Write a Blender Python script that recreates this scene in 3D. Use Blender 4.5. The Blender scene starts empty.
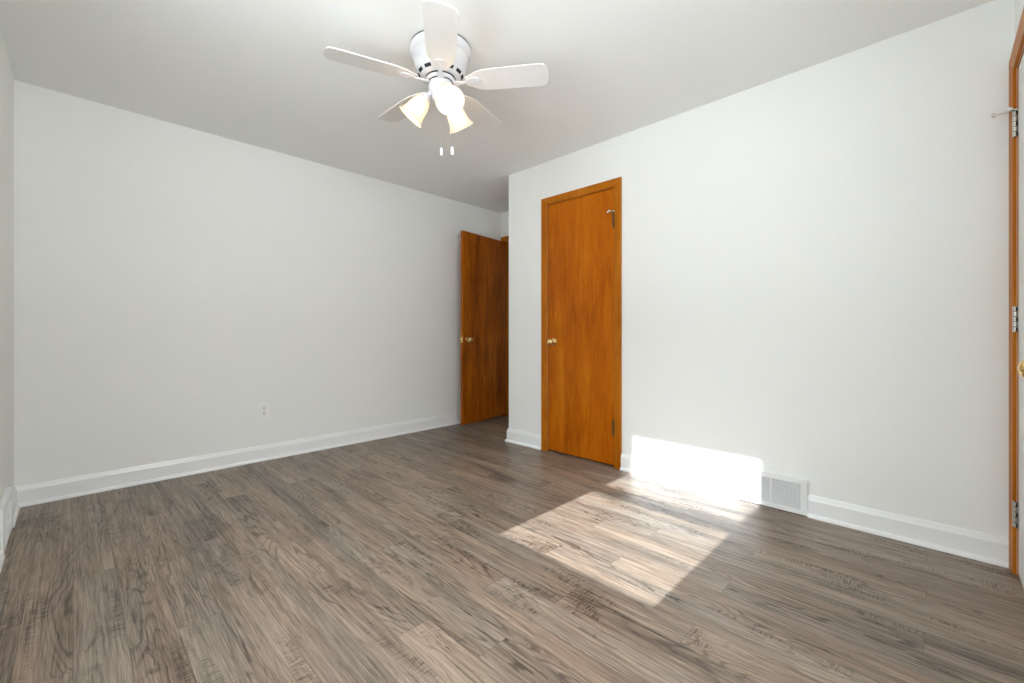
import bpy, bmesh, math
from mathutils import Vector, Matrix
PI = math.pi
S = bpy.context.scene
COL = S.collection

# ------------------------------------------------------------------ camera, world, sun, exposure
YAW = math.radians(44.5716)
cam_d = bpy.data.cameras.new('camera')
cam = bpy.data.objects.new('camera', cam_d); COL.objects.link(cam)
cam.location = (0, 0, 1.0)
cam.rotation_euler = (PI / 2, 0, YAW - PI / 2)
cam_d.sensor_fit = 'HORIZONTAL'; cam_d.sensor_width = 36.0
cam_d.lens = 431.37 * 36 / 1024
cam_d.shift_y = -(341.5 - 332.57) / 1024
cam_d.clip_start = 0.01
S.camera = cam

SKY = 25.0
SUN = 16.0
LAMP = 45.0
wd = bpy.data.worlds.new('sky'); S.world = wd; wd.use_nodes = True
bg = wd.node_tree.nodes['Background']
_t = wd.node_tree; _c = _t.nodes.new('ShaderNodeTexCoord'); _s = _t.nodes.new('ShaderNodeSeparateXYZ'); _r = _t.nodes.new('ShaderNodeValToRGB')
_t.links.new(_c.outputs['Generated'], _s.inputs[0]); _t.links.new(_s.outputs['Z'], _r.inputs['Fac'])
_m = _t.nodes.new('ShaderNodeMath'); _m.operation = 'MULTIPLY_ADD'; _m.inputs[1].default_value = .5; _m.inputs[2].default_value = .5
_t.links.new(_s.outputs['Z'], _m.inputs[0]); _t.links.new(_m.outputs[0], _r.inputs['Fac'])
_e = _r.color_ramp.elements                       # brightness bands shaped to even out the room light: ground, dimmed horizon, upper sky
_e[0].position = 0.0; _e[0].color = (.50, .52, .535, 1); _e[1].position = 1.0; _e[1].color = (.70, .74, .79, 1)
for _p, _k in ((.47, .57), (.505, .36), (.64, .38), (.72, .68)):
    _q = _e.new(_p); _q.color = (.915 * _k, .96 * _k, 1.025 * _k, 1)
_t.links.new(_r.outputs['Color'], bg.inputs['Color'])
bg.inputs['Strength'].default_value = SKY

TAN_E = 0.578                                  # the sun stands 30 degrees high, straight along +x
sd = bpy.data.lights.new('sun', 'SUN'); sun = bpy.data.objects.new('sun', sd); COL.objects.link(sun)
sun.location = (-6, 1.1, 4)
sun.rotation_euler = Vector((-1, 0, TAN_E)).to_track_quat('Z', 'Y').to_euler()
sd.energy = SUN; sd.angle = math.radians(0.53); sd.color = (.93, 1.0, 1.09)

def portal(name, loc, rot, sx, sy):
    l = bpy.data.lights.new(name, 'AREA'); l.shape = 'RECTANGLE'; l.size = sx; l.size_y = sy
    l.cycles.is_portal = True
    o = bpy.data.objects.new(name, l); COL.objects.link(o); o.location = loc; o.rotation_euler = rot
portal('sky_portal_left', (-0.42, 1.142, 1.55), (0, -PI / 2, 0), 1.1, 0.85)
portal('sky_portal_front', (0.62, -0.40, 1.55), (PI / 2, 0, 0), 1.2, 1.1)  # guides sky light through the added front window

S.cycles.max_bounces = 16; S.cycles.diffuse_bounces = 12; S.cycles.transparent_max_bounces = 16
S.view_settings.view_transform = 'Standard'
S.view_settings.look = 'None'
S.view_settings.exposure = 0.13
S.view_settings.gamma = 1.0
S.view_settings.use_curve_mapping = False

# ------------------------------------------------------------------ room numbers (metres)
XC, XB, XE = -0.242, 2.809, 3.624              # left wall, right wall, alcove wall
YD, YA, YN = -0.235, 3.759, 2.809              # front wall, back wall, alcove corner
H = 2.445

# ------------------------------------------------------------------ mesh helpers
class MB:
    def __init__(s): s.bm = bmesh.new()
    def poly(s, pts, faces, smooth=False):
        vs = [s.bm.verts.new(p) for p in pts]
        for f in faces:
            try:
                fc = s.bm.faces.new([vs[i] for i in f]); fc.smooth = smooth
            except ValueError: pass
        return vs
    def box(s, x0, x1, y0, y1, z0, z1, bev=0):
        b = bmesh.new()
        bmesh.ops.create_cube(b, size=1)
        for v in b.verts:
            v.co = Vector(((x0 + x1) / 2 + v.co.x * (x1 - x0), (y0 + y1) / 2 + v.co.y * (y1 - y0), (z0 + z1) / 2 + v.co.z * (z1 - z0)))
        if bev: bmesh.ops.bevel(b, geom=list(b.edges), offset=bev, segments=2, affect='EDGES', profile=.5)
        s.join(b); return s
    def join(s, b, M=None):
        if M is not None: b.transform(M)
        me = bpy.data.meshes.new('t'); b.to_mesh(me); b.free(); s.bm.from_mesh(me); bpy.data.meshes.remove(me)
    def lathe(s, prof, seg=32, M=None, caps=True):
        """prof: list of (r, z); turned about z, then placed by M"""
        b = bmesh.new(); rings = []
        for r, z in prof:
            if r < 1e-6: rings.append([b.verts.new((0, 0, z))])
            else: rings.append([b.verts.new((r * math.cos(2 * PI * i / seg), r * math.sin(2 * PI * i / seg), z)) for i in range(seg)])
        for A, B in zip(rings[:-1], rings[1:]):
            for i in range(seg):
                j = (i + 1) % seg
                q = [A[i % len(A)], A[j % len(A)], B[j % len(B)], B[i % len(B)]]
                u = []
                for v in q:
                    if v not in u: u.append(v)
                if len(u) > 2:
                    f = b.faces.new(u); f.smooth = True
        if caps:
            for R in (rings[0], rings[-1]):
                if len(R) > 2: b.faces.new(R)
        bmesh.ops.recalc_face_normals(b, faces=b.faces)
        s.join(b, M); return s
    def tube(s, pts, r, seg=10, caps=True):
        pts = [Vector(p) for p in pts]; rr = r if isinstance(r, (list, tuple)) else [r] * len(pts)
        b = bmesh.new(); rings = []
        up = Vector((0, 0, 1)); t0 = (pts[1] - pts[0]).normalized()
        if abs(t0.dot(up)) > .9: up = Vector((1, 0, 0))
        nrm = (up - t0 * up.dot(t0)).normalized()
        for i, p in enumerate(pts):
            t = (pts[min(i + 1, len(pts) - 1)] - pts[max(i - 1, 0)]).normalized()
            nrm = (nrm - t * nrm.dot(t)).normalized(); bn = t.cross(nrm)
            rings.append([b.verts.new(p + (nrm * math.cos(2 * PI * k / seg) + bn * math.sin(2 * PI * k / seg)) * rr[i]) for k in range(seg)])
        for A, B in zip(rings[:-1], rings[1:]):
            for i in range(seg):
                f = b.faces.new((A[i], A[(i + 1) % seg], B[(i + 1) % seg], B[i])); f.smooth = True
        if caps: b.faces.new(rings[0]); b.faces.new(rings[-1])
        bmesh.ops.recalc_face_normals(b, faces=b.faces)
        s.join(b); return s
    def prism(s, outline, z0, z1, M=None, bev=0):
        b = bmesh.new()
        A = [b.verts.new((x, y, z0)) for x, y in outline]; B = [b.verts.new((x, y, z1)) for x, y in outline]
        n = len(A); b.faces.new(A); b.faces.new(B)
        for i in range(n): b.faces.new((A[i], A[(i + 1) % n], B[(i + 1) % n], B[i]))
        bmesh.ops.recalc_face_normals(b, faces=b.faces)
        if bev: bmesh.ops.bevel(b, geom=[e for e in b.edges if abs(e.verts[0].co.z - e.verts[1].co.z) < 1e-6], offset=bev, segments=2, affect='EDGES')
        s.join(b, M); return s
    def sweep(s, prof, path, smooth=False):
        """prof: (d, h) pairs; path: list of frames (origin, d-vector, h-vector); mitres come with the frames"""
        b = bmesh.new(); R = []
        for o, dv, hv in path:
            R.append([b.verts.new(Vector(o) + Vector(dv) * d + Vector(hv) * h) for d, h in prof])
        n = len(prof)
        for A, B in zip(R[:-1], R[1:]):
            for i in range(n): f = b.faces.new((A[i], A[(i + 1) % n], B[(i + 1) % n], B[i])); f.smooth = smooth
        b.faces.new(R[0]); b.faces.new(R[-1])
        bmesh.ops.recalc_face_normals(b, faces=b.faces)
        s.join(b); return s

def obj(name, mb, mat, parent=None, smooth_angle=35):
    bmesh.ops.recalc_face_normals(mb.bm, faces=mb.bm.faces)
    ang = math.radians(smooth_angle)
    for e in mb.bm.edges:
        if len(e.link_faces) == 2 and e.calc_face_angle(0) > ang: e.smooth = False
    me = bpy.data.meshes.new(name); mb.bm.to_mesh(me); mb.bm.free()
    me.materials.append(mat)
    o = bpy.data.objects.new(name, me); COL.objects.link(o)
    if parent: o.parent = parent
    return o
def tag(o, label, cat, group=None, kind=None):
    o['label'] = label; o['category'] = cat
    if group: o['group'] = group
    if kind: o['kind'] = kind
    return o
def empty(name, loc, rz=0, parent=None):
    o = bpy.data.objects.new(name, None); COL.objects.link(o); o.location = loc; o.rotation_euler = (0, 0, rz)
    o.empty_display_size = .05
    if parent: o.parent = parent
    return o
def aim(p, d):
    """matrix taking +z to direction d at p"""
    return Matrix.Translation(p) @ Vector(d).to_track_quat('Z', 'Y').to_matrix().to_4x4()

# ------------------------------------------------------------------ materials
def newmat(name):
    m = bpy.data.materials.new(name); m.use_nodes = True
    return m, m.node_tree.nodes, m.node_tree.links, m.node_tree.nodes['Principled BSDF']
def plain(name, col, rough=.5, metal=0, bump=0, bscale=60, spec=.5):
    m, N, L, P = newmat(name)
    P.inputs['Base Color'].default_value = (*col, 1); P.inputs['Roughness'].default_value = rough
    P.inputs['Metallic'].default_value = metal; P.inputs['Specular IOR Level'].default_value = spec
    tc = N.new('ShaderNodeTexCoord'); nz = N.new('ShaderNodeTexNoise'); nz.inputs['Scale'].default_value = bscale
    nz.inputs['Detail'].default_value = 4
    L.new(tc.outputs['Object'], nz.inputs['Vector'])
    hs = N.new('ShaderNodeMixRGB'); hs.blend_type = 'MULTIPLY'; hs.inputs['Fac'].default_value = .05
    hs.inputs['Color1'].default_value = (*col, 1); L.new(nz.outputs['Color'], hs.inputs['Color2'])
    L.new(hs.outputs['Color'], P.inputs['Base Color'])
    if bump:
        b = N.new('ShaderNodeBump'); b.inputs['Strength'].default_value = bump; b.inputs['Distance'].default_value = .002
        L.new(nz.outputs['Fac'], b.inputs['Height']); L.new(b.outputs['Normal'], P.inputs['Normal'])
    return m

M_wall = plain('wall_paint', (.85, .86, .84), .6, bump=.10, bscale=180)
M_ceil = plain('ceiling_paint', (.86, .865, .85), .8, bump=.15, bscale=120)
M_trim = plain('white_trim_paint', (.86, .87, .87), .32, bump=.03, bscale=90)
M_white = plain('fan_white_enamel', (.68, .68, .70), .3)
M_blade = plain('fan_blade_white', (.74, .72, .70), .42, bscale=25)
M_plastic = plain('white_plastic', (.88, .89, .88), .35)
M_register = plain('register_white_enamel', (.82, .83, .83), .4)
M_dark = plain('dark_gap', (.012, .011, .010), .7)
M_grey = plain('dark_grey_gap', (.13, .13, .13), .6)  # stands in for shade in the fan's ceiling gap; also the vent backing
M_slot = plain('socket_slot', (.008, .008, .008), .6)
M_steel = plain('satin_steel', (.60, .58, .53), .33, metal=.85)
M_chain = plain('pale_nickel', (.42, .41, .39), .4, metal=.3)
M_chrome = plain('polished_steel', (.80, .79, .77), .16, metal=1)
M_brass = plain('polished_brass', (.83, .60, .27), .2, metal=1)
M_oldbrass = plain('tarnished_brass', (.14, .095, .045), .42, metal=.8)
M_door_white = plain('white_door_paint', (.80, .81, .80), .38)
M_rubber = plain('grey_rubber', (.30, .28, .27), .7)
M_thresh = plain('oak_strip', (.45, .34, .25), .5)

def wood(name, c_dark, c_mid, c_light, rough=.33, grain=1.0, scratch=None, seed=0.0, vertical=True):
    m, N, L, P = newmat(name)
    tc = N.new('ShaderNodeTexCoord')
    def mapped(sc, off=0.0):
        mp = N.new('ShaderNodeMapping'); mp.inputs['Scale'].default_value = sc
        mp.inputs['Location'].default_value = (seed + off, seed * .7 + off, seed * 1.3)
        L.new(tc.outputs['Object'], mp.inputs['Vector']); return mp.outputs['Vector']
    v = (9, 9, .9) if vertical else (.9, .9, 9)
    a = N.new('ShaderNodeTexNoise'); a.inputs['Scale'].default_value = 1.1; a.inputs['Detail'].default_value = 5; a.inputs['Distortion'].default_value = 1.6
    L.new(mapped(v), a.inputs['Vector'])
    blot = N.new('ShaderNodeTexNoise'); blot.inputs['Scale'].default_value = 2.6; blot.inputs['Detail'].default_value = 3
    L.new(mapped((1.6, 1.6, .7), 3.1), blot.inputs['Vector'])
    fine = N.new('ShaderNodeTexNoise'); fine.inputs['Scale'].default_value = 1; fine.inputs['Detail'].default_value = 6
    L.new(mapped((140, 140, 5) if vertical else (5, 5, 140), 7), fine.inputs['Vector'])
    fl = N.new('ShaderNodeTexNoise'); fl.inputs['Scale'].default_value = 1; fl.inputs['Detail'].default_value = 2; fl.inputs['Distortion'].default_value = .8
    L.new(mapped((34, 34, 7), 11), fl.inputs['Vector'])
    def mth(op, x, y, clamp=False):
        n = N.new('ShaderNodeMath'); n.operation = op; n.use_clamp = clamp
        for i, w in enumerate((x, y)):
            if isinstance(w, (int, float)): n.inputs[i].default_value = w
            else: L.new(w, n.inputs[i])
        return n.outputs[0]
    t = mth('ADD', mth('MULTIPLY', a.outputs['Fac'], .5 * grain), mth('MULTIPLY', blot.outputs['Fac'], .55))
    t = mth('ADD', t, mth('MULTIPLY', mth('SUBTRACT', fine.outputs['Fac'], .5), .35 * grain))
    t = mth('ADD', t, mth('MULTIPLY', mth('SUBTRACT', fl.outputs['Fac'], .5), .28))
    cr = N.new('ShaderNodeValToRGB'); e = cr.color_ramp.elements
    e[0].position = .30; e[0].color = (*c_dark, 1); e[1].position = .74; e[1].color = (*c_light, 1)
    k = e.new(.52); k.color = (*c_mid, 1)
    L.new(t, cr.inputs['Fac']); colo = cr.outputs['Color']
    if scratch:
        sx = N.new('ShaderNodeSeparateXYZ'); L.new(tc.outputs['Object'], sx.inputs[0])
        (y0, y1, z0, slope, hw) = scratch
        wob = mth('MULTIPLY', mth('SUBTRACT', fl.outputs['Fac'], .5), .006)
        line = mth('ADD', z0, mth('MULTIPLY', mth('SUBTRACT', sx.outputs['Y'], y0), slope))
        d = mth('ABSOLUTE', mth('ADD', mth('SUBTRACT', sx.outputs['Z'], line), wob), 0)
        k1 = mth('LESS_THAN', d, hw); k2 = mth('GREATER_THAN', sx.outputs['Y'], y0); k3 = mth('LESS_THAN', sx.outputs['Y'], y1)
        mk = mth('MULTIPLY', mth('MULTIPLY', mth('MULTIPLY', k1, k2), k3), .75)
        mx = N.new('ShaderNodeMixRGB'); L.new(mk, mx.inputs['Fac']); L.new(colo, mx.inputs['Color1']); mx.inputs['Color2'].default_value = (.78, .52, .30, 1)
        colo = mx.outputs['Color']
    L.new(colo, P.inputs['Base Color'])
    P.inputs['Roughness'].default_value = rough
    P.inputs['Specular IOR Level'].default_value = .15
    b = N.new('ShaderNodeBump'); b.inputs['Strength'].default_value = .08; b.inputs['Distance'].default_value = .001
    L.new(fine.outputs['Fac'], b.inputs['Height']); L.new(b.outputs['Normal'], P.inputs['Normal'])
    return m

ORANGE = ((.29, .062, .001), (.43, .108, .001), (.54, .162, .003))
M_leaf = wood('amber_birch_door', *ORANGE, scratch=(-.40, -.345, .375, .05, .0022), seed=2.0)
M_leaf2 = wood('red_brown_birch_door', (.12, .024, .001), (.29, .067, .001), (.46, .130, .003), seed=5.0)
M_case = wood('amber_pine_casing', (.30, .080, .002), (.40, .118, .003), (.52, .185, .012), seed=8.0)
M_case_h = wood('amber_pine_casing_level', (.30, .080, .002), (.40, .118, .003), (.52, .185, .012), seed=9.0, vertical=False)

def floor_mat():
    m, N, L, P = newmat('grey_brown_plank_floor')
    tc = N.new('ShaderNodeTexCoord'); sx = N.new('ShaderNodeSeparateXYZ'); L.new(tc.outputs['Object'], sx.inputs[0])
    X, Y = sx.outputs['X'], sx.outputs['Y']
    def mth(op, x, y=0.0, z=None, clamp=False):
        n = N.new('ShaderNodeMath'); n.operation = op; n.use_clamp = clamp
        for i, w in enumerate((x, y, z)):
            if w is None: continue
            if isinstance(w, (int, float)): n.inputs[i].default_value = w
            else: L.new(w, n.inputs[i])
        return n.outputs[0]
    W, LEN = .1245, 1.2325
    u = mth('DIVIDE', mth('SUBTRACT', X, 1.118), W); row = mth('FLOOR', u); fu = mth('SUBTRACT', u, row)
    r3 = mth('FLOORED_MODULO', row, 3.0)
    is1 = mth('COMPARE', r3, 1.0, .1); is2 = mth('COMPARE', r3, 2.0, .1)
    ph = mth('ADD', .03, mth('ADD', mth('MULTIPLY', is1, .975), mth('MULTIPLY', is2, .56)))
    v = mth('DIVIDE', mth('SUBTRACT', Y, ph), LEN); cell = mth('FLOOR', v); fv = mth('SUBTRACT', v, cell)
    idv = N.new('ShaderNodeCombineXYZ'); L.new(row, idv.inputs[0]); L.new(cell, idv.inputs[1])
    wn = N.new('ShaderNodeTexWhiteNoise'); wn.noise_dimensions = '2D'; L.new(idv.outputs[0], wn.inputs['Vector'])
    rs = N.new('ShaderNodeSeparateColor'); L.new(wn.outputs['Color'], rs.inputs[0])
    R1, R2, R3 = rs.outputs[0], rs.outputs[1], rs.outputs[2]
    def coords(sxx, syy, k):
        c = N.new('ShaderNodeCombineXYZ')
        L.new(mth('ADD', mth('MULTIPLY', X, sxx), mth('MULTIPLY', R1, 37 * k)), c.inputs[0])
        L.new(mth('ADD', mth('MULTIPLY', Y, syy), mth('MULTIPLY', R2, 53 * k)), c.inputs[1])
        L.new(mth('MULTIPLY', R3, 11 * k), c.inputs[2])
        return c.outputs[0]
    def noise(vec, scale, detail=3, dist=0.0, rough=.55):
        n = N.new('ShaderNodeTexNoise'); n.inputs['Scale'].default_value = scale; n.inputs['Detail'].default_value = detail
        n.inputs['Distortion'].default_value = dist; n.inputs['Roughness'].default_value = rough
        L.new(vec, n.inputs['Vector']); return n.outputs['Fac']
    def ss(x, a, b):
        n = N.new('ShaderNodeMapRange'); n.interpolation_type = 'SMOOTHSTEP'
        L.new(x, n.inputs['Value']); n.inputs['From Min'].default_value = a; n.inputs['From Max'].default_value = b
        return n.outputs['Result']
    # growth-ring lines: straight grain bent by a smooth field, which closes into cathedral arches
    field = noise(coords(6.5, .75, 1), 1.0, 2, .3, .4)
    wig = noise(coords(30, 9, 1.2), 1.0, 3, .3)
    phase = mth('ADD', mth('MULTIPLY', X, 330.0), mth('ADD', mth('MULTIPLY', field, 190.0), mth('MULTIPLY', wig, 7.0)))
    rings = ss(mth('SINE', phase), .25, 1.0)
    ringmask = mth('ADD', .15, mth('MULTIPLY', ss(noise(coords(9, 1.3, 1.7), 1.0, 3), .42, .62), .85))
    streak = noise(coords(95, 2.6, 1), 1.0, 7, .35, .66)
    streak2 = noise(coords(300, 9, 1.3), 1.0, 4, .1)
    broad = noise(coords(8, .8, 2.1), 1.0, 3, .6)
    patch = ss(noise(coords(8.5, 2.0, 3.3), 1.0, 3, .5), .54, .66)
    saw = ss(noise(coords(26, 190, 1.9), 1.0, 4, .5), .47, .62)
    crack = noise(coords(26, 1.6, 2.9), 1.0, 5, .9, .6)
    crk = mth('SUBTRACT', 1.0, ss(mth('ABSOLUTE', mth('SUBTRACT', crack, .5)), 0.0, .012))
    crk = mth('MULTIPLY', crk, ss(noise(coords(6, 2.2, 4.1), 1.0, 2), .58, .68))
    knot = ss(noise(coords(14, 6.5, 6.1), 1.0, 2, .4), .70, .80)
    tone = mth('ADD', mth('MULTIPLY', mth('SUBTRACT', R1, .5), .09), mth('MULTIPLY', mth('SUBTRACT', broad, .5), .75))
    tone = mth('ADD', tone, mth('MULTIPLY', mth('SUBTRACT', streak, .5), .95))
    tone = mth('ADD', tone, mth('MULTIPLY', mth('SUBTRACT', streak2, .5), .85))
    tone = mth('SUBTRACT', tone, mth('MULTIPLY', mth('MULTIPLY', rings, ringmask), .26))
    tone = mth('SUBTRACT', tone, mth('MULTIPLY', patch, mth('ADD', .05, mth('MULTIPLY', saw, .40))))
    tone = mth('SUBTRACT', tone, mth('MULTIPLY', crk, .50))
    tone = mth('SUBTRACT', tone, mth('MULTIPLY', knot, .35))
    tone = mth('ADD', tone, .585)
    cr = N.new('ShaderNodeValToRGB'); e = cr.color_ramp.elements
    e[0].position = 0.0; e[0].color = (.034, .023, .016, 1)
    e[1].position = 1.0; e[1].color = (.43, .325, .240, 1)
    for p, c in ((.28, (.100, .069, .049)), (.50, (.195, .142, .104)), (.72, (.300, .222, .164))):
        k = e.new(p); k.color = (*c, 1)
    L.new(tone, cr.inputs['Fac'])
    hue = N.new('ShaderNodeMixRGB'); hue.blend_type = 'MULTIPLY'
    L.new(mth('MULTIPLY', ss(noise(coords(5, .7, 5.3), 1.0, 2), .40, .62), .9), hue.inputs['Fac'])
    L.new(cr.outputs['Color'], hue.inputs['Color1']); hue.inputs['Color2'].default_value = (.86, .95, 1.03, 1)
    # joints between boards
    du = mth('MULTIPLY', mth('MINIMUM', fu, mth('SUBTRACT', 1.0, fu)), W)
    dv = mth('MULTIPLY', mth('MINIMUM', fv, mth('SUBTRACT', 1.0, fv)), LEN)
    gap = mth('SUBTRACT', 1.0, ss(mth('MINIMUM', du, dv), .0003, .0014))
    mx = N.new('ShaderNodeMixRGB'); L.new(mth('MULTIPLY', gap, .62), mx.inputs['Fac'])
    L.new(hue.outputs['Color'], mx.inputs['Color1']); mx.inputs['Color2'].default_value = (.055, .042, .034, 1)
    L.new(mx.outputs['Color'], P.inputs['Base Color'])
    rg = mth('ADD', .40, mth('MULTIPLY', mth('SUBTRACT', streak, .5), -.3))
    L.new(rg, P.inputs['Roughness']); P.inputs['Specular IOR Level'].default_value = .42
    b = N.new('ShaderNodeBump'); b.inputs['Strength'].default_value = .22; b.inputs['Distance'].default_value = .0012
    L.new(mth('SUBTRACT', tone, mth('MULTIPLY', gap, .6)), b.inputs['Height']); L.new(b.outputs['Normal'], P.inputs['Normal'])
    return m
M_floor = floor_mat()

def shade_glass():
    m, N, L, P = newmat('frosted_shade_glass')
    P.inputs['Base Color'].default_value = (.70, .66, .58, 1); P.inputs['Roughness'].default_value = .35
    tr = N.new('ShaderNodeBsdfTranslucent'); tr.inputs['Color'].default_value = (1.0, .90, .76, 1)
    mx = N.new('ShaderNodeMixShader'); mx.inputs[0].default_value = .25
    nz = N.new('ShaderNodeTexNoise'); nz.inputs['Scale'].default_value = 30; bp = N.new('ShaderNodeBump'); bp.inputs['Strength'].default_value = .05
    L.new(nz.outputs['Fac'], bp.inputs['Height']); L.new(bp.outputs['Normal'], P.inputs['Normal'])
    L.new(P.outputs[0], mx.inputs[1]); L.new(tr.outputs[0], mx.inputs[2])
    L.new(mx.outputs[0], N['Material Output'].inputs['Surface'])
    return m
def glow(name, col, s):
    m, N, L, P = newmat(name)
    P.inputs['Base Color'].default_value = (*col, 1); P.inputs['Emission Color'].default_value = (*col, 1); P.inputs['Emission Strength'].default_value = s
    return m
def pane_glass():
    m, N, L, P = newmat('window_glass')
    t = N.new('ShaderNodeBsdfTransparent'); t.inputs['Color'].default_value = (.97, .985, .975, 1)
    g = N.new('ShaderNodeBsdfGlossy'); g.inputs['Roughness'].default_value = .02
    mx = N.new('ShaderNodeMixShader'); mx.inputs[0].default_value = .06
    L.new(t.outputs[0], mx.inputs[1]); L.new(g.outputs[0], mx.inputs[2]); L.new(mx.outputs[0], N['Material Output'].inputs['Surface'])
    return m
M_shade = shade_glass(); M_bulb = glow('lit_bulb', (1.0, .80, .56), LAMP); M_glass = pane_glass()

# ------------------------------------------------------------------ walls, floor, ceiling
T = .14
def structure(name, mb, mat, label, cat):
    return tag(obj(name, mb, mat), label, cat, kind='structure')

mb = MB(); mb.box(XC - T, 5.0, YD - T, YA + T, -.06, 0)
structure('floor', mb, M_floor, 'grey brown wood plank floor with sunlit patch by the right wall', 'floor')
mb = MB(); mb.box(XC - T, 5.0, YD - T, YA + T, H, H + .08)
structure('ceiling', mb, M_ceil, 'smooth off-white painted ceiling above the fan', 'ceiling')

WIN = (.70, 1.584, .955, 2.125)                # left-wall window opening: y0, y1, z0, z1
mb = MB()
mb.box(XC - T, XC, YD - T, WIN[0], 0, H); mb.box(XC - T, XC, WIN[1], YA + T, 0, H)
mb.box(XC - T, XC, WIN[0], WIN[1], 0, WIN[2]); mb.box(XC - T, XC, WIN[0], WIN[1], WIN[3], H)
structure('wall_left', mb, M_wall, 'pale grey painted wall at the far left edge holding the window', 'wall')
mb = MB(); mb.box(XC, 3.624 + T, YA, YA + T, 0, H)
structure('wall_back', mb, M_wall, 'long pale grey painted wall on the left with the power outlet', 'wall')
CL = (1.698, 2.346, 2.078)                     # closet opening y0, y1, top
mb = MB()
mb.box(XB, XB + T, YD, CL[0], 0, H); mb.box(XB, XB + T, CL[1], YN, 0, H); mb.box(XB, XB + T, CL[0], CL[1], CL[2], H)
structure('wall_right', mb, M_wall, 'large pale grey painted wall on the right around the closet door', 'wall')
mb = MB(); mb.box(XB + T, XE, YN - .10, YN, 0, H)
structure('wall_alcove', mb, M_wall, 'short return wall behind the projecting corner beside the entry', 'wall')
EN = (2.925, 3.685, 2.090)                     # entry opening
mb = MB()
mb.box(XE, XE + T, YN - .10, EN[0], 0, H); mb.box(XE, XE + T, EN[1], YA, 0, H); mb.box(XE, XE + T, EN[0], EN[1], EN[2], H)
structure('wall_entry', mb, M_wall, 'narrow wall at the end of the alcove holding the entry doorway', 'wall')
# closet interior behind the closed door, and a short hall beyond the entry
mb = MB(); mb.box(XB + .75, XB + .80, 1.3, YN - .10, 0, H); mb.box(XB + T, XB + .75, 1.25, 1.30, 0, H)
structure('wall_closet', mb, M_wall, 'inner walls of the closet behind the amber door', 'wall')
mb = MB(); mb.box(4.86, 5.0, 2.4, YA + T, 0, H); mb.box(XE + T, 4.86, YA, YA + T, 0, H); mb.box(XE + T, 4.86, 2.4, 2.5, 0, H)
structure('wall_hall', mb, M_wall, 'hall walls seen through the entry doorway', 'wall')
DO = (1.90, 2.733, 2.093)                      # front-wall door opening x0, x1, top
W2 = (.12, 1.12, .955, 2.125)                  # added unseen front-wall window opening x0, x1, z0, z1
mb = MB()
mb.box(DO[1], XB + T, YD - T, YD, 0, H); mb.box(DO[0], DO[1], YD - T, YD, DO[2], H)
mb.box(W2[1], DO[0], YD - T, YD, 0, H); mb.box(XC, W2[0], YD - T, YD, 0, H)
mb.box(W2[0], W2[1], YD - T, YD, 0, W2[2]); mb.box(W2[0], W2[1], YD - T, YD, W2[3], H)
structure('wall_front', mb, M_wall, 'pale grey painted wall at the far right edge holding the white door', 'wall')

# ------------------------------------------------------------------ windows (outside the frame, they let the daylight in; the front one is added to balance it)
def window(name, M, w, z0, z1, apert, label):
    """local frame: x along wall (0..w), y into the wall (0 = room face), z up; apert = list of (z0, z1) glass openings"""
    r = empty(name, (0, 0, 0)); r.matrix_world = M
    f = MB(); fw = .018
    f.box(0, fw, .005, T - .002, z0, z1); f.box(w - fw, w, .005, T - .002, z0, z1); f.box(fw, w - fw, .005, T - .002, z1 - .01, z1); f.box(fw, w - fw, .005, T, z0, z0 + .006)
    obj('window_frame', f, M_trim, r)
    c = MB(); cw = .057
    c.box(-cw, 0, -.016, 0, z0, z1 + cw); c.box(w, w + cw, -.016, 0, z0, z1 + cw); c.box(0, w, -.016, 0, z1, z1 + cw); 
    c.box(-cw, w + cw, -.014, 0, z0 - .075, z0 - .022)
    obj('window_casing', c, M_case, r)
    s = MB(); s.box(-cw - .01, w + cw + .01, -.038, .02, z0 - .022, z0, .003); obj('window_sill', s, M_case_h, r)
    for k, (a, b) in enumerate(apert):
        ys = .045 if k == 0 else .062
        sm = MB(); x0, x1 = fw, w - fw; g = .018
        lo = z0 + .006 if k == 0 else (apert[0][1] + apert[1][0]) / 2 - .015
        hi = z1 - .01 if k == 1 else (apert[0][1] + apert[1][0]) / 2 + .015
        sm.box(x0, x0 + g, ys, ys + .03, lo, hi); sm.box(x1 - g, x1, ys, ys + .03, lo, hi)
        sm.box(x0 + g, x1 - g, ys, ys + .03, lo, a); sm.box(x0 + g, x1 - g, ys, ys + .03, b, hi)
        so = obj('sash', sm, M_trim, r)
        gm = MB(); gm.box(x0 + g - .002, x1 - g + .002, ys + .013, ys + .017, a - .002, b + .002); obj('pane', gm, M_glass, so)
    return tag(r, label, 'window', kind='structure')
AP = [(1.021, 1.503), (1.592, 2.066)]
window('window_1', Matrix.Translation((XC, WIN[0], 0)) @ Matrix.Rotation(PI / 2, 4, 'Z'), WIN[1] - WIN[0], WIN[2], WIN[3], AP,
       'double hung window in the left wall that throws the sun patch')
window('added_window', Matrix.Translation((W2[1], YD, 0)) @ Matrix.Rotation(PI, 4, 'Z'), W2[1] - W2[0], W2[2], W2[3], AP,
       'added unseen double hung window in the front wall to balance the daylight')

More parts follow.
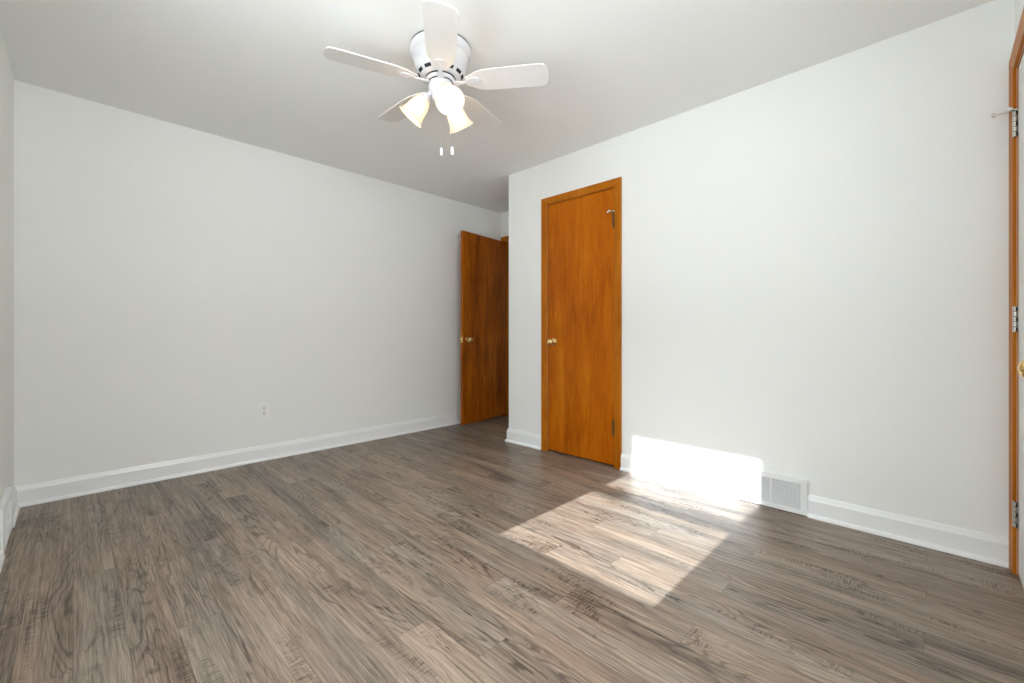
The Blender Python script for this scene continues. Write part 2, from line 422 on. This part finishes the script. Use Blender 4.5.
# ------------------------------------------------------------------ baseboards with shoe moulding
BP = [(0, 0), (.014, 0), (.014, .092), (.0115, .098), (.006, .117), (0, .118)]
SP = [(.014, 0), (.027, 0), (.0265, .007), (.0245, .013), (.020, .018), (.014, .020)]
def base(name, paths, label):
    """paths: lists of (x, y, nx, ny): points on the wall line and the (mitred) outward vector"""
    b = MB(); s = MB()
    for pa in paths:
        fr = [((x, y, 0), (nx, ny, 0), (0, 0, 1)) for x, y, nx, ny in pa]
        b.sweep(BP, fr); s.sweep(SP, fr)
    o = tag(obj(name, b, M_trim), label, 'baseboard', kind='structure')
    obj('shoe_moulding', s, M_trim, o)
base('baseboard_back', [[(XC, YA, 1, -1), (XE - .018, YA, 0, -1)]], 'white baseboard along the foot of the long left wall')
VB = (.499, .853); VC = (2.957, 3.371)
base('baseboard_left', [[(XC, YA, 1, -1), (XC, VC[1], 1, 0)], [(XC, VC[0], 1, 0), (XC, YD, 1, 1)]], 'white baseboard on both sides of the left wall vent')
base('baseboard_right', [[(XB, YD, -1, 0), (XB, VB[0], -1, 0)], [(XB, VB[1], -1, 0), (XB, 1.641, -1, 0)],
                         [(XB, 2.403, -1, 0), (XB, YN, -1, 1), (XE, YN, 0, 1)]], 'white baseboard along the right wall wrapping the projecting corner')
base('baseboard_front', [[(XC, YD, 1, 1), (DO[0] - .058, YD, 0, 1)]], 'white baseboard along the front wall up to the white door')

# ------------------------------------------------------------------ doors
CP = [(0, 0), (0, .009), (.004, .0115), (.012, .012), (.040, .0165), (.050, .018), (.055, .0175), (.057, .015), (.057, 0)]   # (across from inner edge, thickness)
def casing(M, a0, a1, top, parent):
    """M: local x along wall, local -y into the room; opening a0..a1, head at top; three mitred lengths"""
    c = .057
    def V(x, z, y=0): return M @ Vector((x, y, z))
    X = (M.to_3x3() @ Vector((1, 0, 0))); Z = Vector((0, 0, 1)); Nn = (M.to_3x3() @ Vector((0, -1, 0)))
    def run(p0, d0, p1, d1, mat):
        b = MB(); bm_ = bmesh.new(); R = []
        for p, d in ((p0, d0), (p1, d1)):
            R.append([bm_.verts.new(p + d * w + Nn * t) for w, t in CP])
        n = len(CP)
        for i in range(n): bm_.faces.new((R[0][i], R[0][(i + 1) % n], R[1][(i + 1) % n], R[1][i]))
        bm_.faces.new(R[0]); bm_.faces.new(R[1]); b.join(bm_)
        return obj('casing', b, mat, parent)
    run(V(a0, 0), -X, V(a0, top), -X + Z, M_case)
    run(V(a1, 0), X, V(a1, top), X + Z, M_case)
    run(V(a0, top), -X + Z, V(a1, top), X + Z, M_case_h)
def knob(parent, p, n, mat, name='knob'):
    """round door knob with rosette, pointing along n"""
    b = MB()
    prof = [(0, 0), (.030, 0), (.031, .003), (.028, .007), (.016, .010), (.0105, .014), (.0095, .026), (.013, .031), (.022, .036), (.0265, .044),
            (.0275, .051), (.0255, .059), (.019, .065), (.009, .068), (0, .0685)]
    b.lathe(prof, 28, aim(p, n)); return obj(name, b, mat, parent)

# --- door_1: closet door, closed.  local x runs along -y of the room (left to right in view), local -y = into the room
M1 = Matrix.Translation((XB, CL[1], 0)) @ Matrix.Rotation(-PI / 2, 4, 'Z')
d1 = empty('door_1', (XB, CL[1], 0), -PI / 2)
w1 = CL[1] - CL[0]
I = Matrix.Identity(4)
casing(I, 0, w1, CL[2], d1)
mb = MB(); mb.box(0, .003, .001, T, 0, CL[2]); mb.box(w1 - .003, w1, .001, T, 0, CL[2]); mb.box(.003, w1 - .003, .001, T, CL[2] - .003, CL[2])
mb.box(.003, .013, .042, .08, 0, CL[2] - .003); mb.box(w1 - .013, w1 - .003, .042, .08, 0, CL[2] - .003); mb.box(.013, w1 - .013, .042, .08, CL[2] - .013, CL[2] - .003)
obj('jamb', mb, M_case, d1)
mb = MB(); mb.box(.006, w1 - .007, .003, .038, .014, CL[2] - .007, .0012)
l1 = obj('leaf', mb, M_leaf, d1)
knob(l1, (.066, .003, .922), (0, -1, 0), M_brass)
def butt_hinge(parent, x, z0, z1, y=-.010, side=1, mat=M_oldbrass, fin=True):
    b = MB(); r = .0065
    n = 5; hgt = (z1 - z0) / n
    for i in range(n):
        b.lathe([(r, z0 + i * hgt + .0006), (r, z0 + (i + 1) * hgt - .0006)], 14, Matrix.Translation((x, y, 0)))
    b.lathe([(r * .8, z0), (r * .8, z1)], 12, Matrix.Translation((x, y, 0)))
    if fin:
        for zz, s in ((z1, 1), (z0, -1)):
            b.lathe([(r * .95, zz), (r * 1.1, zz + s * .003), (r * .6, zz + s * .006), (r * .9, zz + s * .011), (r * .5, zz + s * .017), (0, zz + s * .021)], 14, Matrix.Translation((x, y, 0)))
    b.box(x - .015, x, y + .0055, y + .0125, z0, z1)
    return obj('hinge', b, mat, parent)
def pin_stop(parent, p, d1v, d2v, l1_, l2_):
    """hinge pin door stop: collar on the pin, arm with pad, threaded post with rubber tip"""
    p = Vector(p); b = MB()
    b.lathe([(.009, -.003), (.009, .003)], 16, Matrix.Translation(p))
    a = p + Vector(d1v).normalized() * l1_; c = p + Vector(d2v).normalized() * l2_
    b.tube([p, a], .0032, 8); b.tube([p, c], .0028, 8)
    o = obj('door_stop', b, M_chrome, parent)
    t = MB()
    for q, dv in ((a, d1v), (c, d2v)):
        t.lathe([(.0085, -.002), (.0095, .002), (.0095, .008), (.006, .011)], 14, aim(q, dv))
    obj('bumper', t, M_chrome, o)
    return o
h = butt_hinge(l1, w1 - .004, 1.790, 1.885); h2 = butt_hinge(l1, w1 - .004, .248, .343)
pin_stop(h, (w1 - .004, -.010, 1.897), (-1, -.55, -.10), (-.55, -1, 0), .040, .030)
tag(d1, 'closed amber wooden closet door with brass knob in the right wall', 'door', kind='structure')

# --- door_2: entry door, swung open towards the long left wall
d2 = empty('door_2', (XE, EN[1], 0), -PI / 2)
w2 = EN[1] - EN[0]
casing(I, 0, w2, EN[2], d2)
mb = MB(); mb.box(0, .003, .001, T, 0, EN[2]); mb.box(w2 - .003, w2, .001, T, 0, EN[2]); mb.box(.003, w2 - .003, .001, T, EN[2] - .003, EN[2])
mb.box(.003, .013, .042, .08, 0, EN[2] - .003); mb.box(w2 - .013, w2 - .003, .042, .08, 0, EN[2] - .003); mb.box(.013, w2 - .013, .042, .08, EN[2] - .013, EN[2] - .003)
obj('jamb', mb, M_case, d2)
# leaf: local x from hinge to free edge, local y = thickness (0 = face seen from the room, .035 = face towards the wall)
HX, HY = 3.604, 3.644; FX, FY = 2.860, 3.535
la = math.atan2(FY - HY, FX - HX); LW = math.hypot(FX - HX, FY - HY)
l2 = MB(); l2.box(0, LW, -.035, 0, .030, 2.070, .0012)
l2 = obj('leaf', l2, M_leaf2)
l2.parent = d2; l2.matrix_parent_inverse = d2.matrix_basis.inverted() if False else Matrix.Identity(4)
l2.matrix_basis = (Matrix.Translation((XE, EN[1], 0)) @ Matrix.Rotation(-PI / 2, 4, 'Z')).inverted() @ Matrix.Translation((HX, HY, 0)) @ Matrix.Rotation(la, 4, 'Z')
knob(l2, (LW - .062, 0, .925), (0, 1, 0), M_brass); knob(l2, (LW - .062, -.035, .925), (0, -1, 0), M_brass)
mb = MB(); mb.box(LW - .001, LW + .0012, -.030, -.005, .895, .955, .0004); obj('latch_plate', mb, M_brass, l2)
mb = MB(); mb.lathe([(0, -.001), (.0045, -.001), (.0045, .0015), (0, .002)], 12, aim((LW - .36, 0, 1.845), (0, 1, 0))); obj('nail_hole', mb, M_dark, l2)
for z in (.25, 1.80):
    b = MB(); b.lathe([(.0065, z), (.0065, z + .095)], 14, Matrix.Translation((-.004, -.044, 0))); b.box(0, .03, -.0375, -.035, z, z + .095)
    obj('hinge', b, M_oldbrass, l2)
tag(d2, 'open reddish brown wooden entry door standing in the alcove', 'door', kind='structure')

# --- door_3: white door in the front wall, at the right edge of the view
d3 = empty('door_3', (DO[1], YD, 0), PI)
w3 = DO[1] - DO[0]
casing(I, 0, w3, DO[2], d3)
mb = MB(); mb.box(0, .003, .001, T, 0, DO[2]); mb.box(w3 - .003, w3, .001, T, 0, DO[2]); mb.box(.003, w3 - .003, .001, T, DO[2] - .003, DO[2])
mb.box(.003, .013, .052, .09, 0, DO[2] - .003); mb.box(w3 - .013, w3 - .003, .052, .09, 0, DO[2] - .003); mb.box(.013, w3 - .013, .052, .09, DO[2] - .013, DO[2] - .003)
obj('jamb', mb, M_case, d3)
mb = MB(); mb.box(.006, w3 - .006, .004, .039, .012, DO[2] - .006, .0012)
l3 = obj('leaf', mb, M_door_white, d3); l3['label'] = 'white painted door leaf'
knob(l3, (w3 - .066, .004, .893), (0, -1, 0), M_brass)
mb = MB(); mb.box(.003, w3 - .003, .004, .052, 0, .008, .002); obj('threshold', mb, M_thresh, d3)
hs = []
for z0, z1 in ((1.808, 1.915), (1.002, 1.109), (.196, .303)):
    b = MB(); x, y, r = .004, -.005, .0065; n = 5; hh = (z1 - z0) / n
    for i in range(n): b.lathe([(r, z0 + i * hh + .0015), (r, z0 + (i + 1) * hh - .0015)], 14, Matrix.Translation((x, y, 0)))
    b.box(-.0008, .0012, -.0125, y, z0, z1)                       # plate on the inner edge of the casing
    b.box(.007, .034, .0015, .0045, z0, z1)                       # plate on the door face
    ho = obj('hinge', b, M_steel, l3)
    g = MB(); g.lathe([(r * .7, z0), (r * .7, z1)], 10, Matrix.Translation((x, y, 0)))
    for i in (0, 2, 4): g.box(x + .004, x + .012, y + .002, y + .0085, z0 + i * hh + .002, z0 + (i + 1) * hh - .004)  # dark blocks stand in for the shaded gaps beside the knuckles
    obj('pin', g, M_dark, ho); hs.append(ho)
pin_stop(hs[0], (.004, -.005, 1.919), (.25, -1, -.12), (.9, -.6, 0), .058, .025)
tag(d3, 'white painted door in amber wood casing at the right edge', 'door', kind='structure')

# ------------------------------------------------------------------ ceiling fan
CX, CY, ZF = 1.311, 1.801, H
fan = tag(empty('ceiling_fan', (CX, CY, ZF)), 'white five-blade ceiling fan with three lit frosted shades', 'ceiling fan')
Z = lambda z: z - H
mb = MB(); mb.lathe([(0, -.0005), (.152, -.0005), (.1535, -.004), (.150, -.0065), (0, -.0065)], 64); obj('ceiling_gap_shade', mb, M_grey, fan)  # dark ring stands in for the shaded gap between housing and ceiling
mb = MB()
mb.lathe([(0, Z(2.4385)), (.151, Z(2.4385)), (.154, Z(2.435)), (.154, Z(2.418)), (.1525, Z(2.415)), (.1525, Z(2.402)), (.148, Z(2.396)), (.139, Z(2.392)), (.1365, Z(2.386)),
          (.135, Z(2.372)), (.1335, Z(2.370)), (.132, Z(2.352)), (.128, Z(2.337)), (.121, Z(2.322)), (.113, Z(2.309)), (.103, Z(2.298)), (.095, Z(2.2935)), (.088, Z(2.292)), (0, Z(2.292))], 72)
house = obj('motor_housing', mb, M_white, fan)
for k in range(12):                                              # cooling slots along the lower rim
    a0 = 2 * PI * (k + .619) / 12; b = MB(); n = 8
    pr = [(.1135, Z(2.3105)), (.1030, Z(2.2985))]
    ou = []; nv = Vector((.75, -.66))
    for i in range(n + 1):
        a = a0 + (i / n - .5) * .335
        ou.append([(math.cos(a) * (r + nv.x * .0012), math.sin(a) * (r + nv.x * .0012), z + nv.y * .0012) for r, z in pr] +
                  [(math.cos(a) * (r - nv.x * .002), math.sin(a) * (r - nv.x * .002), z - nv.y * .002) for r, z in pr[::-1]])
    bb = bmesh.new(); R = [[bb.verts.new(p) for p in q] for q in ou]
    for A, B in zip(R[:-1], R[1:]):
        for i in range(4): bb.faces.new((A[i], A[(i + 1) % 4], B[(i + 1) % 4], B[i]))
    bb.faces.new(R[0]); bb.faces.new(R[-1]); b.join(bb)
    obj('vent_slot', b, M_dark, house)
mb = MB(); mb.lathe([(0, Z(2.291)), (.0755, Z(2.291)), (.0755, Z(2.2865)), (0, Z(2.2865))], 48); obj('rotor_gap', mb, M_dark, fan)
mb = MB(); mb.lathe([(0, Z(2.286)), (.073, Z(2.286)), (.0735, Z(2.283)), (.0735, Z(2.272)), (.070, Z(2.2695)), (0, Z(2.2695))], 48); obj('flywheel', mb, M_white, fan)
mb = MB(); mb.lathe([(0, Z(2.2690)), (.0645, Z(2.2690)), (.0645, Z(2.2665)), (0, Z(2.2665))], 48); obj('switch_gap', mb, M_dark, fan)
mb = MB()
mb.lathe([(0, Z(2.266)), (.061, Z(2.266)), (.062, Z(2.264)), (.062, Z(2.238)), (.060, Z(2.230)), (.052, Z(2.218)), (.046, Z(2.208)), (.043, Z(2.196)), (.040, Z(2.186)), (.030, Z(2.178)), (.012, Z(2.174)), (0, Z(2.1735))], 48)
sw = obj('switch_housing', mb, M_white, fan)
for k in range(6):
    a = 2 * PI * (k + .3) / 6; b = MB(); b.lathe([(.0032, -.001), (.0032, .0012), (0, .0020)], 10, aim((.062 * math.cos(a), .062 * math.sin(a), Z(2.252)), (math.cos(a), math.sin(a), 0)))
    obj('screw', b, M_steel, sw)

def blade_outline():
    pts = [(.128, -.028), (.150, -.036), (.175, -.050), (.205, -.062), (.240, -.068), (.300, -.0695), (.400, -.0705), (.480, -.0714)]
    rc = .038; x1 = .549
    for i in range(7):
        a = -PI / 2 + i * (PI / 2) / 6; pts.append((x1 - rc - .004 + rc * math.cos(a), -.0715 + rc + rc * math.sin(a)))
    pts += [(x1 - .0005, -.015), (x1, .0)]
    return pts + [(x, -y) for x, y in pts[::-1] if y != 0.0]
PITCH = math.radians(10.5)
for k in range(5):
    az = math.radians(161.95 + 72 * k)
    Mz = Matrix.Rotation(az, 4, 'Z') @ Matrix.Translation((0, 0, Z(2.268))) @ Matrix.Rotation(-PITCH, 4, 'X')
    b = MB(); b.prism(blade_outline(), -.003, .003, bev=.0012)
    bl = obj('blade', b, M_blade, fan); bl.matrix_basis = Mz
    # bracket: flat arm from the flywheel flaring into an oval plate under the blade root
    a = MB(); n = 22
    prof = []
    def hw(x):
        if x < .135: return .0125 + .004 * math.cos((x - .07) / .065 * PI) 
        t = (x - .172) / .040
        return max(.029 * math.sqrt(max(0, 1 - t * t)), .0085 if x < .15 else 0)
    xs = [.066 + (.212 - .066) * i / n for i in range(n + 1)]
    ol = [(x, -hw(x)) for x in xs[:-1]] + [(.212, 0)] + [(x, hw(x)) for x in xs[:-1][::-1]]
    a.prism(ol, -.0085, -.0032, bev=.0012)
    br = obj('blade_bracket', a, M_white, bl)
    for (sx_, sy_) in ((.160, .013), (.160, -.013), (.195, 0)):
        s = MB(); s.lathe([(.0035, -.0003), (.0035, .0015), (.001, .0022), (0, .0022)], 10, aim((sx_, sy_, -.0085), (0, 0, -1)))
        obj('screw', s, M_white, br)

# light kit
SHP = [(.0265, 0), (.0300, .006), (.0350, .016), (.0415, .030), (.0465, .046), (.0490, .062), (.0510, .078), (.0545, .094), (.0605, .108), (.0680, .119), (.0705, .1225)]
def shade_profile(t=.003):
    inner = [(r - t, z + .0006) for r, z in SHP[::-1]]
    return SHP + [(.0700, .1245), (.0685, .1240)] + inner[1:]
for k in range(3):
    az = math.radians(130 + 120 * k)
    el = math.radians(-50); d = Vector((math.cos(az) * math.cos(el), math.sin(az) * math.cos(el), math.sin(el)))
    o0 = Vector((math.cos(az) * .040, math.sin(az) * .040, Z(2.232)))
    neck = Vector((math.cos(az) * .068, math.sin(az) * .068, Z(2.212)))
    lk = MB(); lk.tube([Vector((math.cos(az) * .030, math.sin(az) * .030, Z(2.222))), o0 * 1.0 + Vector((0, 0, -.002)), neck, neck + d * .012], [.013, .013, .0125, .0125], 16)
    arm = obj('lamp_arm', lk, M_white, fan)
    h_ = MB(); h_.lathe([(0, -.014), (.016, -.014), (.024, -.008), (.0300, 0), (.0318, .010), (.0318, .020), (.0295, .0205), (.0285, .010), (0, .002)], 32, aim(neck + d * .010, d)); obj('shade_holder', h_, M_white, arm)
    side = d.cross(Vector((0, 0, 1))).normalized(); upv = side.cross(d)
    for j in range(3):
        q = math.radians(60 + 120 * j); nn = side * math.cos(q) + upv * math.sin(q)
        sc = MB(); sc.lathe([(.003, 0), (.003, .003), (.0045, .003), (.0045, .006), (0, .0065)], 10, aim(neck + d * .025 + nn * .0315, nn))
        obj('thumb_screw', sc, M_steel, arm)
    s = MB(); s.lathe(shade_profile(), 48, aim(neck + d * .018, d), caps=False); sh = obj('lamp_shade', s, M_shade, fan)
    sh['label'] = 'lit frosted glass bell shade'
    so = MB(); so.lathe([(0, 0), (.014, 0), (.014, .030), (0, .030)], 20, aim(neck + d * .012, d)); obj('socket', so, M_plastic, sh)
    bu = MB(); bu.lathe([(0, .0), (.012, .001), (.013, .012), (.019, .028), (.0255, .042), (.028, .055), (.0255, .068), (.017, .078), (.008, .0825), (0, .0835)], 28, aim(neck + d * .042, d))
    obj('bulb', bu, M_bulb, sh)

# pull chains
def chain(x, y, z0, z1):
    c = MB(); n = int((z0 - z1) / .0045); c.tube([(x, y, Z(z0)), (x, y, Z(z1))], .0006, 6)
    for i in range(n):
        zz = Z(z0 - (i + .5) * (z0 - z1) / n); c.lathe([(0, zz - .0013), (.0013, zz), (0, zz + .0013)], 6, Matrix.Translation((x, y, 0)))
    o = obj('pull_chain', c, M_chain, fan)
    p = MB(); p.lathe([(0, Z(z1) + .001), (.0030, Z(z1)), (.0065, Z(z1) - .004), (.0078, Z(z1) - .008), (.0078, Z(z1) - .038), (.0065, Z(z1) - .041), (0, Z(z1) - .042)], 18, Matrix.Translation((x, y, 0)))
    obj('pull_handle', p, M_plastic, o)
rx, ry = math.sin(YAW), -math.cos(YAW); fx, fy = math.cos(YAW), math.sin(YAW)
chain(-rx * .007 + fx * .063, -ry * .007 + fy * .063, 2.245, 1.968)
chain(rx * .060 - fx * .015, ry * .060 - fy * .015, 2.245, 1.940)

# ------------------------------------------------------------------ wall outlet
ot = tag(empty('electrical_outlet', (1.0455, YA, .386)), 'white duplex electrical outlet low on the long left wall', 'outlet')
mb = MB(); mb.box(-.0375, .0375, -.0055, 0, -.059, .059, .0022); obj('cover_plate', mb, M_plastic, ot)
for z in (-.0195, .0195):
    b = MB(); pts = []
    for i in range(24):
        a = 2 * PI * i / 24; pts.append((max(-.0165, min(.0165, .0195 * math.cos(a))), max(-.0135, min(.0135, .0175 * math.sin(a)))))
    b.prism(pts, 0, .0022, Matrix.Translation((0, -.0052, z)) @ Matrix.Rotation(PI / 2, 4, 'X')); rc = obj('receptacle', b, M_plastic, ot)
    s = MB(); s.box(-.0090, -.0058, -.0080, -.0070, z + .0005, z + .0100); s.box(.0058, .0088, -.0080, -.0070, z + .0010, z + .0095)
    s.lathe([(.0036, 0), (.0036, .0008)], 12, aim((0, -.0072, z - .0070), (0, -1, 0))); obj('slots', s, M_slot, rc)
mb = MB(); mb.lathe([(.0035, 0), (.0035, .001), (.001, .0016), (0, .0016)], 14, aim((0, -.0052, 0), (0, -1, 0))); obj('screw', mb, M_steel, ot)

# ------------------------------------------------------------------ return-air grilles
def grille(name, loc, rz, w, h, label):
    """local x along the wall 0..w, local -y into the room"""
    r = tag(empty(name, loc, rz), label, 'vent')
    t = .022; fr = .033; md = .012
    f = MB(); zb = .004
    f.box(0, w, -t, 0, h - .030, h, .003); f.box(0, w, -t, 0, zb, zb + .026, .003)
    f.box(0, fr, -t, 0, zb + .020, h - .024, .003); f.box(w - fr, w, -t, 0, zb + .020, h - .024, .003)
    f.box(w / 2 - md / 2, w / 2 + md / 2, -t, 0, zb + .02, h - .024, .002)
    obj('frame', f, M_register, r)
    for x0, x1 in ((fr, w / 2 - md / 2), (w / 2 + md / 2, w - fr)):
        p = MB(); n = 15; z0, z1 = zb + .024, h - .028
        for i in range(n):                                            # tilted slats, open gaps between
            z = z0 + (i + .5) * (z1 - z0) / n
            p.poly([(x0, -.019, z - .0030), (x1, -.019, z - .0030), (x1, -.010, z + .0022), (x0, -.010, z + .0022),
                    (x0, -.0185, z - .0040), (x1, -.0185, z - .0040), (x1, -.0095, z + .0012), (x0, -.0095, z + .0012)],
                   [(0, 1, 2, 3), (7, 6, 5, 4), (0, 4, 5, 1), (3, 2, 6, 7), (0, 3, 7, 4), (1, 5, 6, 2)])
        m_ = int((x1 - x0) / .012)
        for j in range(1, m_): 
            xx = x0 + j * (x1 - x0) / m_; p.box(xx - .0008, xx + .0008, -.0175, -.010, z0, z1)
        obj('louvres', p, M_register, r)
    b = MB(); b.box(fr - .002, w - fr + .002, -.005, -.003, zb + .020, h - .024); obj('duct_backing', b, M_grey, r)
    for xx in (.014, w - .014):
        b = MB(); b.lathe([(.0032, 0), (.0032, .001), (0, .0018)], 10, aim((xx, -t, h * .5), (0, -1, 0))); obj('screw', b, M_steel, r)
    return r
grille('air_vent', (XB, VB[1], 0), -PI / 2, VB[1] - VB[0], .200, 'white louvred return air vent low on the right wall, half sunlit')
grille('air_vent', (XC, VC[0], 0), PI / 2, VC[1] - VC[0], .212, 'white louvred air vent cut off by the left edge')
